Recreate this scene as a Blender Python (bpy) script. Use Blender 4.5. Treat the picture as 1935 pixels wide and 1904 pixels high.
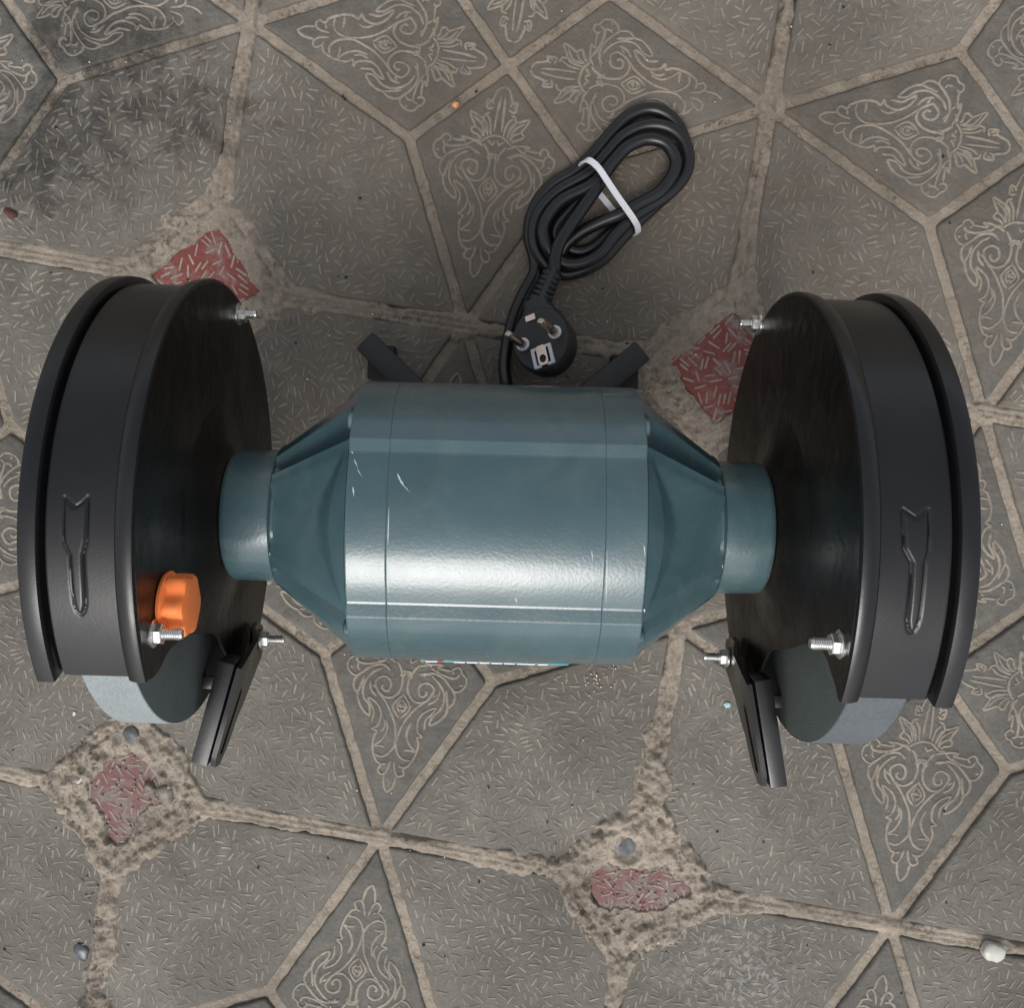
import bpy, bmesh, math, random
import numpy as np
from mathutils import Vector, Matrix
for o in list(bpy.data.objects): bpy.data.objects.remove(o)
SC = bpy.context.scene
COL = SC.collection
R_ = math.radians
random.seed(7); RNG = np.random.RandomState(11)

# ------------------------------------------------------------------ camera, sky, sun, exposure
FPX, PX, PY = 1846.9717, 917.4655, 895.0053
CAMR = np.array([[0.999564, -0.025644, 0.014617], [0.025299, 0.999409, 0.02329], [-0.015206, -0.02291, 0.999622]])
CAMC = np.array([0.000918, 0.030154, 0.559716])
cd = bpy.data.cameras.new('camera'); cam = bpy.data.objects.new('camera', cd); COL.objects.link(cam)
m = Matrix(CAMR.tolist()).to_4x4(); m.translation = Vector(CAMC.tolist()); cam.matrix_world = m
cd.sensor_width = 36; cd.sensor_fit = 'HORIZONTAL'; cd.lens = FPX / 1935 * 36
cd.shift_x = (967.5 - PX) / 1935; cd.shift_y = -(952 - PY) / 1935
cd.clip_start = .01; cd.clip_end = 300
SC.camera = cam
w = bpy.data.worlds.new('World'); SC.world = w; w.use_nodes = True
SUN_EL, SUN_AZ = R_(52), R_(188)
nt = w.node_tree; bg = nt.nodes['Background']
sky = nt.nodes.new('ShaderNodeTexSky'); sky.sky_type = 'NISHITA'; sky.sun_disc = False
sky.sun_elevation = SUN_EL; sky.sun_rotation = SUN_AZ; sky.air_density = 1.0; sky.dust_density = 4; sky.ozone_density = 1
hs = nt.nodes.new('ShaderNodeHueSaturation'); hs.inputs['Saturation'].default_value = .28      # thin overcast
nt.links.new(sky.outputs[0], hs.inputs['Color']); nt.links.new(hs.outputs[0], bg.inputs[0]); bg.inputs[1].default_value = .14
sd = bpy.data.lights.new('sun', 'SUN'); sun = bpy.data.objects.new('sun', sd); COL.objects.link(sun)
sd.energy = .95; sd.angle = R_(24); sd.color = (1, .965, .93)
sdir = Vector((math.sin(SUN_AZ) * math.cos(SUN_EL), math.cos(SUN_AZ) * math.cos(SUN_EL), math.sin(SUN_EL)))
sun.rotation_euler = sdir.to_track_quat('Z', 'Y').to_euler()
SC.view_settings.view_transform = 'Standard'; SC.view_settings.look = 'None'
SC.view_settings.exposure = 0.36; SC.view_settings.gamma = 1
SC.render.engine = 'CYCLES'

def at(px, py, z):
    """place seen at that pixel of the photograph (1935 wide) at height z above the paving"""
    d = CAMR @ np.array([(px - PX) / FPX, -(py - PY) / FPX, -1.0])
    t = (z - CAMC[2]) / d[2]
    q = CAMC + t * d
    return Vector(q.tolist())

# ------------------------------------------------------------------ helpers
def tag(o, label=None, cat=None, group=None, kind=None):
    if label: o['label'] = label
    if cat: o['category'] = cat
    if group: o['group'] = group
    if kind: o['kind'] = kind
    return o
def link(name, me, mat=None, parent=None):
    o = bpy.data.objects.new(name, me); COL.objects.link(o)
    if mat is not None and not me.materials: me.materials.append(mat)
    if parent is not None: o.parent = parent
    return o
def empty(name, loc=(0, 0, 0)):
    o = bpy.data.objects.new(name, None); COL.objects.link(o); o.location = loc; o.empty_display_size = .02; return o
def mesh(name, v, f, smooth=True, ang=35):
    me = bpy.data.meshes.new(name); me.from_pydata([tuple(x) for x in v], [], [tuple(x) for x in f]); me.validate(); me.update()
    bm = bmesh.new(); bm.from_mesh(me); bmesh.ops.recalc_face_normals(bm, faces=bm.faces); bm.to_mesh(me); bm.free()
    if smooth:
        me.polygons.foreach_set('use_smooth', [True] * len(me.polygons))
        me.set_sharp_from_angle(angle=R_(ang))
    return me
class MB:
    def __init__(s): s.v = []; s.f = []
    def add(s, v, f):
        b = len(s.v); s.v += [tuple(x) for x in v]; s.f += [tuple(i + b for i in q) for q in f]; return s
    def loft(s, rings, close=True, cap0=False, cap1=False, cyc=False):
        n = len(rings[0]); v = [p for r in rings for p in r]; f = []
        m_ = len(rings)
        for k in range(m_ if cyc else m_ - 1):
            for i in range(n if close else n - 1):
                a = k * n + i; b = k * n + (i + 1) % n; c = ((k + 1) % m_) * n + (i + 1) % n; d = ((k + 1) % m_) * n + i
                f.append((a, b, c, d))
        if cap0: f.append(tuple(range(n))[::-1])
        if cap1: f.append(tuple((m_ - 1) * n + i for i in range(n)))
        return s.add(v, f)
    def tube(s, pts, r, n=12, cap=True):
        P = [Vector(p) for p in pts]; rings = []; up = None
        for i, p in enumerate(P):
            t = (P[min(i + 1, len(P) - 1)] - P[max(i - 1, 0)]).normalized()
            if up is None:
                up = t.orthogonal().normalized()
            up = (up - t * up.dot(t)).normalized(); b = t.cross(up)
            rr = r[i] if isinstance(r, (list, tuple)) else r
            rings.append([p + up * rr * math.cos(2 * math.pi * k / n) + b * rr * math.sin(2 * math.pi * k / n) for k in range(n)])
        return s.loft(rings, True, cap, cap)
    def box(s, c, e, bev=0):
        x, y, z = e; c = Vector(c)
        bm = bmesh.new(); bmesh.ops.create_cube(bm, size=1)
        for v in bm.verts: v.co = Vector((v.co.x * x, v.co.y * y, v.co.z * z))
        if bev: bmesh.ops.bevel(bm, geom=list(bm.edges), offset=bev, segments=2, affect='EDGES', profile=.6)
        v = [c + q.co for q in bm.verts]; bm.verts.index_update(); f = [[q.index for q in g.verts] for g in bm.faces]; bm.free()
        return s.add(v, f)
    def xf(s, M, start=0):
        s.v = s.v[:start] + [tuple(M @ Vector(q)) for q in s.v[start:]]; return s
    def build(s, name, mat, parent=None, smooth=True, ang=35):
        return link(name, mesh(name, s.v, s.f, smooth, ang), mat, parent)
def catmull(P, n=8, closed=False):
    P = [np.array(p, float) for p in P]; out = []; m_ = len(P)
    for i in range(m_ if closed else m_ - 1):
        g = lambda k: P[k % m_] if closed else P[min(max(k, 0), m_ - 1)]
        a, b, c, d = g(i - 1), g(i), g(i + 1), g(i + 2)
        for k in range(n):
            t = k / n
            out.append(.5 * (2 * b + (c - a) * t + (2 * a - 5 * b + 4 * c - d) * t * t + (3 * b - a - 3 * c + d) * t ** 3))
    if not closed: out.append(P[-1])
    return out

# numpy value noise
_TAB = RNG.rand(256, 256)
def vnoise(x, y):
    xi = np.floor(x).astype(int); yi = np.floor(y).astype(int); fx = x - xi; fy = y - yi
    fx = fx * fx * (3 - 2 * fx); fy = fy * fy * (3 - 2 * fy)
    g = lambda a, b: _TAB[a % 256, b % 256]
    return (g(xi, yi) * (1 - fx) + g(xi + 1, yi) * fx) * (1 - fy) + (g(xi, yi + 1) * (1 - fx) + g(xi + 1, yi + 1) * fx) * fy
def fbm(x, y, sc, o=4):
    r = 0; a = .5
    for k in range(o):
        r = r + a * vnoise(x * sc * 2 ** k + 17.3 * k, y * sc * 2 ** k + 5.1 * k); a *= .5
    return r / (1 - .5 ** o)

# ------------------------------------------------------------------ materials
def mat(name):
    m_ = bpy.data.materials.new(name); m_.use_nodes = True; t = m_.node_tree
    return m_, t, t.nodes['Principled BSDF'], t.nodes, t.links
def N(t, typ, **k):
    n = t.nodes.new(typ)
    for a, b in k.items(): setattr(n, a, b)
    return n
def pos(t): return N(t, 'ShaderNodeNewGeometry').outputs['Position']
def noise(t, vec, sc, det=4, rough=.55, dist=0):
    n = N(t, 'ShaderNodeTexNoise'); n.inputs['Scale'].default_value = sc; n.inputs['Detail'].default_value = det
    n.inputs['Roughness'].default_value = rough; n.inputs['Distortion'].default_value = dist
    t.links.new(vec, n.inputs['Vector']); return n.outputs['Fac']
def ramp(t, fac, stops):
    r = N(t, 'ShaderNodeValToRGB'); e = r.color_ramp.elements
    while len(e) > 1: e.remove(e[-1])
    for i, (p, c) in enumerate(stops):
        if not isinstance(c, tuple): c = (c, c, c)
        q = e[0] if i == 0 else e.new(p)
        q.position = p; q.color = (*c, 1)
    t.links.new(fac, r.inputs[0]); return r.outputs[0]
def mix(t, f, a, b, mode='MIX'):
    n = N(t, 'ShaderNodeMix', data_type='RGBA', blend_type=mode)
    for s_, v in ((n.inputs[0], f), (n.inputs[6], a), (n.inputs[7], b)):
        if isinstance(v, (int, float)): s_.default_value = v
        elif isinstance(v, tuple): s_.default_value = (*v, 1)
        else: t.links.new(v, s_)
    return n.outputs[2]
def math_(t, op, a, b=0.0, clamp=False):
    n = N(t, 'ShaderNodeMath', operation=op, use_clamp=clamp)
    for i, v in enumerate((a, b)):
        if isinstance(v, (int, float)): n.inputs[i].default_value = v
        else: t.links.new(v, n.inputs[i])
    return n.outputs[0]
def bump(t, h, dist, strength=1.0, normal=None):
    b = N(t, 'ShaderNodeBump'); b.inputs['Distance'].default_value = dist; b.inputs['Strength'].default_value = strength
    t.links.new(h, b.inputs['Height'])
    if normal is not None: t.links.new(normal, b.inputs['Normal'])
    return b.outputs[0]
def blob(t, P, c, r, soft=.5):
    """1 inside a stain centred on c with ragged outline"""
    v = N(t, 'ShaderNodeVectorMath', operation='SUBTRACT'); t.links.new(P, v.inputs[0]); v.inputs[1].default_value = (c[0], c[1], 0)
    s = N(t, 'ShaderNodeVectorMath', operation='MULTIPLY'); t.links.new(v.outputs[0], s.inputs[0]); s.inputs[1].default_value = (1 / r[0], 1 / r[1], 0)
    l = N(t, 'ShaderNodeVectorMath', operation='LENGTH'); t.links.new(s.outputs[0], l.inputs[0])
    n = noise(t, P, 48, 7, .72, .3)
    nf = noise(t, P, 170, 6, .7, .5)
    d = math_(t, 'ADD', l.outputs['Value'], math_(t, 'ADD', math_(t, 'MULTIPLY', math_(t, 'SUBTRACT', n, .5), 3.6), math_(t, 'MULTIPLY', math_(t, 'SUBTRACT', nf, .5), 2.0)))
    mr = N(t, 'ShaderNodeMapRange', interpolation_type='SMOOTHSTEP'); t.links.new(d, mr.inputs[0])
    mr.inputs[1].default_value = 1 + soft; mr.inputs[2].default_value = 1 - soft; return mr.outputs[0]

def floor_mat(name, base, dusty, dust_amt=.45, relief=False):
    m_, t, b, _, L = mat(name); P = pos(t)
    n1 = noise(t, P, 14, 6, .6); n2 = noise(t, P, 90, 6, .7); n3 = noise(t, P, 420, 3, .6)
    dark = tuple(c * .74 for c in base); lite = tuple(c * 1.25 for c in base)
    c = mix(t, ramp(t, n1, [(.3, 0.0), (.7, 1.0)]), dark, lite)
    c = mix(t, ramp(t, n2, [(.42, 0.0), (.68, dust_amt)]), c, dusty)
    c = mix(t, ramp(t, n3, [(.35, .35), (.6, 0.0)]), c, tuple(x * .6 for x in base))
    vor = N(t, 'ShaderNodeTexVoronoi'); vor.inputs['Scale'].default_value = 210; L.new(P, vor.inputs['Vector'])
    sp = ramp(t, vor.outputs['Distance'], [(.05, .55), (.12, 0.0)])
    c = mix(t, mix(t, ramp(t, noise(t, P, 40, 2), [(.5, 0.0), (.6, 1.0)]), (0, 0, 0), sp), c, tuple(x * 1.5 for x in dusty))
    c = mix(t, ramp(t, noise(t, P, 8, 8, .74, .6), [(.42, 0.0), (.64, .62)]), c, tuple(x * .48 for x in base))
    c = mix(t, ramp(t, noise(t, P, 33, 6, .75, .8), [(.54, 0.0), (.66, .45)]), c, tuple(x * 1.45 for x in base))
    # black oily stains on the pavers at the far left, worn scuffs at the near right
    o = blob(t, P, at(200, 85, 0), (.038, .030)); o2 = blob(t, P, at(150, 255, 0), (.04, .035), .6); o3 = blob(t, P, at(330, 215, 0), (.04, .022), .6)
    o4 = blob(t, P, at(60, 340, 0), (.03, .02), .6); o5 = blob(t, P, at(120, 65, 0), (.022, .035), .6)
    oo = math_(t, 'MAXIMUM', math_(t, 'MAXIMUM', o, o2), math_(t, 'MAXIMUM', math_(t, 'MAXIMUM', o3, o5), o4))
    oo = math_(t, 'MULTIPLY', oo, ramp(t, noise(t, P, 62, 8, .76, .6), [(.40, .34), (.56, 1.0)]))
    c = mix(t, math_(t, 'MULTIPLY', oo, .7 if relief else .9), c, (.026, .025, .023))
    s = blob(t, P, at(1400, 1830, 0), (.035, .025), .7)
    s = math_(t, 'MULTIPLY', s, ramp(t, noise(t, P, 260, 4), [(.5, 0.0), (.6, 1.0)]))
    c = mix(t, math_(t, 'MULTIPLY', s, .38), c, (.38, .39, .39))
    # brown dust tint, strongest towards the far middle
    dn = blob(t, P, at(1180, 420, 0), (.20, .15), .9)
    c = mix(t, math_(t, 'MULTIPLY', dn, .35), c, (.150, .108, .068))
    L.new(c, b.inputs['Base Color']); b.inputs['Specular IOR Level'].default_value = .35
    L.new(ramp(t, math_(t, 'ADD', math_(t, 'MULTIPLY', oo, -.3), n2), [(.2, .5), (.6, .85)]), b.inputs['Roughness'])
    L.new(bump(t, math_(t, 'ADD', n2, math_(t, 'MULTIPLY', n3, .5)), .0012, .8), b.inputs['Normal'])
    return m_
CON = (.146, .137, .118); DUST = (.30, .262, .215)
M_tile = floor_mat('concrete_paver', CON, (.24, .215, .18), .5)
M_orn = floor_mat('smooth_concrete_paver', (.113, .108, .096), (.22, .202, .172), .5)
M_relief = floor_mat('worn_relief', (.315, .274, .220), (.41, .36, .295), .55, True)
def wear(m_, sc, lo, hi, amt):
    t = m_.node_tree; b = t.nodes['Principled BSDF']; src = b.inputs['Base Color'].links[0].from_socket; P = pos(t)
    f = math_(t, 'MULTIPLY', ramp(t, noise(t, P, sc, 5, .65), [(lo, 0.0), (hi, 1.0)]), amt)
    t.links.new(mix(t, f, src, (.150, .136, .117)), b.inputs['Base Color'])
wear(M_relief, 20, .44, .68, .75); wear(M_relief, 170, .48, .62, .65)
M_mortar = floor_mat('dusty_mortar', (.315, .270, .216), (.43, .375, .305), .8)
def dirt_and_pit_shade(m_):  # brown spots stand for dirt and for pit shade the soft light leaves out
    t = m_.node_tree; b = t.nodes['Principled BSDF']; src = b.inputs['Base Color'].links[0].from_socket; P = pos(t)
    n = noise(t, P, 260, 7, .78, .5); n2 = noise(t, P, 22, 3)
    f = math_(t, 'MULTIPLY', ramp(t, n, [(.50, 0.0), (.60, 1.0)]), ramp(t, n2, [(.42, .15), (.62, .8)]))
    t.links.new(mix(t, f, src, (.075, .058, .040)), b.inputs['Base Color'])
    near = math_(t, 'MAXIMUM', blob(t, P, at(225, 1510, 0), (.045, .042)), blob(t, P, at(1200, 1665, 0), (.045, .045)))
    b2 = mix(t, math_(t, 'MULTIPLY', near, ramp(t, noise(t, P, 260, 7, .78, .5), [(.52, 0.0), (.58, .5)])), b.inputs['Base Color'].links[0].from_socket, (.095, .075, .055))
    t.links.new(b2, b.inputs['Base Color'])
dirt_and_pit_shade(M_mortar)
def crumbly(m_):
    t = m_.node_tree; b = t.nodes['Principled BSDF']; P = pos(t); old = b.inputs['Normal'].links[0].from_socket
    v = N(t, 'ShaderNodeTexVoronoi'); v.inputs['Scale'].default_value = 380; t.links.new(P, v.inputs['Vector'])
    h = math_(t, 'ADD', noise(t, P, 240, 8, .78, .3), math_(t, 'MULTIPLY', v.outputs['Distance'], -.35))
    t.links.new(bump(t, h, .0022, .6, old), b.inputs['Normal'])
crumbly(M_mortar)
def red_mat(name, col, wear):
    m_, t, b, _, L = mat(name); P = pos(t)
    n = noise(t, P, 70, 6, .7); n2 = noise(t, P, 300, 4, .6)
    c = mix(t, ramp(t, n, [(wear, 0.0), (wear + .14, 1.0)]), col, (.21, .18, .16))
    c = mix(t, ramp(t, n2, [(.4, 0.0), (.7, .45)]), c, tuple(x * .55 for x in col))
    L.new(c, b.inputs['Base Color']); b.inputs['Roughness'].default_value = .8
    L.new(bump(t, n2, .0008, .8), b.inputs['Normal']); return m_
M_redrelief = floor_mat('dusty_relief_on_red', (.34, .28, .235), (.45, .39, .34), .6, True)
M_red = red_mat('red_paint_on_concrete', (.185, .048, .040), .50)
M_pink = red_mat('faded_red_paint', (.190, .090, .086), .44)

def paint(name, col, rough, coat, ripple, var=.12, grime=None):
    m_, t, b, _, L = mat(name); P = pos(t)
    n = noise(t, P, 30, 4); n2 = noise(t, P, ripple[0], 2, .5)
    c = mix(t, ramp(t, n, [(.3, 0.0), (.7, 1.0)]), tuple(x * (1 - var) for x in col), tuple(x * (1 + var) for x in col))
    if grime: c = mix(t, ramp(t, noise(t, P, 26, 7, .7, .6), [(.45, 0.0), (.72, grime[1])]), c, grime[0])
    L.new(c, b.inputs['Base Color']); b.inputs['Coat Weight'].default_value = coat; b.inputs['Coat Roughness'].default_value = rough * .7
    L.new(ramp(t, noise(t, P, 45, 5), [(.3, rough * .85), (.7, min(1, rough * 1.25))]), b.inputs['Roughness'])
    L.new(bump(t, noise(t, P, 60, 3), ripple[1] * 3, .35, bump(t, n2, ripple[1], .6)), b.inputs['Normal']); return m_
M_teal = paint('blue_grey_enamel', (.047, .092, .104), .25, .55, (800, .00015), .12, ((.12, .16, .16), .4))
M_black = paint('black_enamel', (.0050, .0054, .0064), .30, .0, (900, .00005), .2)
M_black.node_tree.nodes['Principled BSDF'].inputs['Specular IOR Level'].default_value = .50
M_plate = paint('black_enamel_dust_reflection', (.0045, .004, .0036), .34, .0, (160, .0005), .2, ((.030, .021, .014), .5))  # brown mottle mixes dust streaks with a painted reflection of the ground
M_black_shade = paint('black_and_gap_shade', (.006, .006, .006), .6, 0, (700, .0001))  # near black for grit, feet and the painted shade in the guard gap
M_rubber = paint('black_rubber', (.020, .021, .022), .45, 0, (1500, .0001), .1)
M_cord = paint('black_pvc', (.0075, .0085, .0095), .34, .1, (1500, .00005), .1)
M_orange = paint('orange_plastic', (.95, .24, .060), .6, .0, (500, .0001), .06)
M_white = paint('white_plastic', (.72, .72, .76), .35, .2, (900, .0001), .03)
M_chip = paint('bare_chip', (.46, .52, .50), .5, 0, (900, .0001), .15)
M_label = paint('teal_label', (.03, .30, .34), .35, .2, (900, .00005), .05)
M_reddot = paint('red_print', (.6, .05, .04), .5, 0, (900, .00005), .05)
M_plate.node_tree.nodes['Principled BSDF'].inputs['Specular IOR Level'].default_value = .24
def metal(name, col, rough):
    m_, t, b, _, L = mat(name); P = pos(t); b.inputs['Metallic'].default_value = 1
    n = noise(t, P, 400, 4)
    L.new(mix(t, n, tuple(x * .75 for x in col), col), b.inputs['Base Color'])
    L.new(ramp(t, n, [(.3, rough * .7), (.7, rough * 1.3)]), b.inputs['Roughness']); return m_
M_steel = metal('zinc_plated_steel', (.78, .78, .76), .3)
M_brass = metal('nickel_plated_pin', (.62, .52, .42), .3)
M_copper = metal('copper_tinted_plate', (.92, .74, .64), .35)
def abrasive(name, col):
    m_, t, b, _, L = mat(name); P = pos(t)
    n = noise(t, P, 1500, 3, .8); n1 = noise(t, P, 60, 4)
    c = mix(t, ramp(t, n, [(.3, 0.0), (.7, 1.0)]), tuple(x * .62 for x in col), tuple(x * 1.25 for x in col))
    c = mix(t, ramp(t, n1, [(.4, 0.0), (.75, .3)]), c, tuple(x * 1.4 for x in col))
    L.new(c, b.inputs['Base Color']); b.inputs['Roughness'].default_value = .9; b.inputs['Specular IOR Level'].default_value = .25
    L.new(bump(t, n, .0006, 1.0), b.inputs['Normal']); return m_
M_wheelL = abrasive('pale_grey_abrasive', (.29, .33, .34)); M_wheelL_shade = abrasive('shaded_pale_abrasive_face', (.085, .10, .10))  # face copies are darker: shade on the wheel sides is in the colour
M_wheelR = abrasive('blue_grey_abrasive', (.125, .14, .155)); M_wheelR_shade = abrasive('shaded_blue_grey_abrasive_face', (.075, .09, .085))
def stone(name, col, rough=.5):
    m_, t, b, _, L = mat(name); P = pos(t); n = noise(t, P, 300, 5, .7)
    L.new(mix(t, ramp(t, n, [(.35, 0.0), (.7, 1.0)]), tuple(x * .6 for x in col), tuple(x * 1.3 for x in col)), b.inputs['Base Color'])
    b.inputs['Roughness'].default_value = rough; L.new(bump(t, n, .0004, .7), b.inputs['Normal']); return m_

# ------------------------------------------------------------------ the paving: lattice of square modules
LS, LX, LY, LT = 0.299383, -0.020987, 0.101164, -0.141844
CT, ST = math.cos(LT), math.sin(LT)
def lat(i, j): a, b = (i - .5) * LS, j * LS; return (LX + a * CT - b * ST, LY + a * ST + b * CT)
def inv(x, y):
    dx, dy = (x - LX) / LS, (y - LY) / LS
    return dx * CT + dy * ST + .5, -dx * ST + dy * CT
DD, CC = .150, .165      # half diagonal of the corner diamond opening; inner node of the star pattern

def mortar_height(x, y, i, j):
    a = np.abs(i - np.round(i)); b = np.abs(j - np.round(j))
    dphys = np.minimum(a, b) * LS
    dia = (a + b - DD) / math.sqrt(2) * LS            # < 0 inside the corner diamond
    dphys = np.where(dia < 0, np.abs(dia), np.minimum(dphys, 9))
    dphys = np.minimum(dphys, np.abs(dia) if True else dphys)
    qa = np.abs(i - np.floor(i) - .5); qb = np.abs(j - np.floor(j) - .5)
    hi = np.maximum(qa, qb); lo = np.minimum(qa, qb)
    # star tip (.5,0) to node (CC,CC)
    dx, dy = CC - .5, CC; tt = np.clip(((hi - .5) * dx + lo * dy) / (dx * dx + dy * dy), 0, 1)
    d1 = np.hypot(hi - .5 - tt * dx, lo - tt * dy) * LS
    t2 = np.clip((hi + lo) / (2 * CC), 0, 1) * CC; d2 = np.hypot(hi - t2, lo - t2) * LS
    dfalse = np.minimum(d1, d2)
    n1 = fbm(x, y, 160, 4); n2 = fbm(x + 3, y + 9, 55, 4); n3 = fbm(x + 7, y + 1, 420, 3)
    # how crumbly the mortar is here: round the two near red diamonds and down the joint below the left one
    def near(ci, cj, r): return np.exp(-(((i - ci) ** 2 + (j - cj) ** 2) / r ** 2) ** 2)
    mess = np.maximum.reduce([near(0, -1, .21), near(1, -1, .23), near(-.02, -1.28, .10) * .9, near(-.02, -1.42, .11) * .9, near(1, -.75, .07) * .7, .35 * near(0, 0, .22), .3 * near(1, 0, .22)])
    mess = np.clip(mess * 1.1, 0, 1)
    smooth = np.maximum(near(0, 0, .24), near(1, 0, .24))
    # stamped groove: shallow dusty channel
    zf = -.0023 + (n1 - .5) * .0012
    # physical joint: ragged rounded ridge with a seam
    wj = .0042 + (n2 - .45) * .009 + mess * .0034 + smooth * .003 + .006 * np.clip(fbm(x + 5, y + 3, 38, 3) - .58, 0, 1) * 5
    rag = dphys + (n1 - .5) * .004
    zp = -.0005 + .0016 * mess + .0034 * mess * (n2 - .3) + (n1 - .5) * (.0018 + .0075 * mess) + (n3 - .5) * (.0008 + .0022 * mess)
    zp = zp + np.where(dia > 0, .0009 - (rag / .0046) ** 2 * .0020 * (1 - .8 * smooth) * (1 - .55 * mess) * np.clip(1.9 - 2.6 * fbm(x + 2, y + 4, 30, 3), .15, 1), 0)
    zp = zp - np.exp(-((dphys - .0016) / .0009) ** 2) * .0012 * (n2 > .42)
    k = np.clip((rag - wj) / .0016, 0, 1)
    cav = fbm(x + 11, y + 6, 150, 5)
    zp = zp - .0020 * mess * np.clip((cav - .60) * 9, 0, 1) + (fbm(x + 1, y + 8, 500, 2) - .5) * .0026 * mess
    zp = zp * (1 - k) + (-.0035) * k
    z = np.where(dphys < .018, np.maximum(zp, np.where(dfalse < .008, zf, -.0035)), np.where(dfalse < .008, zf, -.0035))
    # ring of mortar between the diamond opening and the red tile
    ring = (dia < 0)
    redd = (a + b) / math.sqrt(2) * LS                # distance from the diamond centre, tile side at RED
    zr = -.0006 + .0010 * mess + smooth * .0004 + (n1 - .5) * (.0014 + .0125 * mess) + (n2 - .5) * .006 * mess + (n3 - .5) * (.0006 + .0032 * mess)
    zr = zr - .0020 * mess * np.clip((cav - .60) * 7, 0, 1) + (fbm(x + 1, y + 8, 500, 2) - .5) * .0030 * mess - .0008 * mess + .0030 * mess * np.exp(-((dia / math.sqrt(1) + .0065) / .0022) ** 2)
    cover = .0235 - .0035 * (mess > .5) + (n2 - .5) * .018 * np.maximum(mess, .25)
    r4 = (np.round(i) == 1) & (np.round(j) == -1); yt, yb = at(1195, 1636, 0)[1], at(1195, 1720, 0)[1]
    cover = np.where(r4 & ((y + (n1 - .5) * .01 > yt) | (y + (n1 - .5) * .008 < yb)), .001, np.where(r4, cover + .004, cover))
    edge = np.clip((cover - redd + (n1 - .5) * .004) / .0015, 0, 1)
    zr = zr * (1 - edge) + (-.0035) * edge
    zr = np.where(redd < .034, np.where(edge > .5, zr, np.maximum(zr, .0004 + .0034 * (n1 - .25) * mess)) if True else zr, zr)
    z = np.where(ring, np.maximum(zr, np.where(redd > .05, -.002, -.0035)), z)
    # crumbled pits
    def pit(z, px_, py_, r, dep):
        c = at(px_, py_, 0); d = np.hypot(x - c[0], y - c[1]) + (n1 - .5) * .002
        return np.where(d < r * 1.6, z * (1 - np.exp(-(d / r) ** 4)) + (-dep) * np.exp(-(d / r) ** 4) + .0014 * np.exp(-((d - r * 1.25) / (.25 * r)) ** 2), z)
    z = pit(z + .0022 * np.exp(-(np.hypot(x - at(1185, 1598, 0)[0], y - at(1185, 1598, 0)[1]) / .016) ** 4), 1185, 1598, .0078, -.0006); z = pit(z, 150, 1802, .007, .004); z = pit(z, 1325, 1800, .002, .003)
    return np.clip(z, -.0048, .0042)

gx = np.arange(-.36, .3901, .00100); gy = np.arange(-.37, .3601, .00100)
X, Y = np.meshgrid(gx, gy); I_, J_ = inv(X, Y)
Z = mortar_height(X, Y, I_, J_)
nx, ny = len(gx), len(gy)
me = bpy.data.meshes.new('pavement')
co = np.stack([X, Y, Z], -1).reshape(-1, 3).astype(np.float32)
a0 = (np.arange(ny - 1)[:, None] * nx + np.arange(nx - 1)[None]).ravel()
# cells hidden deep under the pavers are left out
zc = Z[:-1, :-1].ravel(); keep = ~((Z[:-1, :-1] < -.0034) & (Z[1:, 1:] < -.0034) & (Z[1:, :-1] < -.0034) & (Z[:-1, 1:] < -.0034)).ravel()
a0 = a0[keep]; quads = np.stack([a0, a0 + 1, a0 + nx + 1, a0 + nx], 1).astype(np.int32)
used = np.zeros(nx * ny, bool); used[quads.ravel()] = True; remap = np.cumsum(used) - 1; co = co[used]; quads = remap[quads].astype(np.int32)
me.vertices.add(len(co)); me.vertices.foreach_set('co', co.ravel())
me.loops.add(len(quads) * 4); me.loops.foreach_set('vertex_index', quads.ravel())
me.polygons.add(len(quads)); me.polygons.foreach_set('loop_start', np.arange(len(quads), dtype=np.int32) * 4)
me.update(calc_edges=True); me.polygons.foreach_set('use_smooth', np.ones(len(quads), bool))
pavement = link('pavement', me, M_mortar); tag(pavement, 'dusty grey patterned paving with crumbly sand coloured joints', kind='structure')
# ground reaching far beyond
gb = MB(); gb.add([(-60, -60, -.0052), (60, -60, -.0052), (60, 60, -.0052), (-60, 60, -.0052)], [(0, 1, 2, 3)])
ground = gb.build('ground', M_mortar, None, False); tag(ground, 'dusty ground under and beyond the paving', kind='structure')

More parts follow.
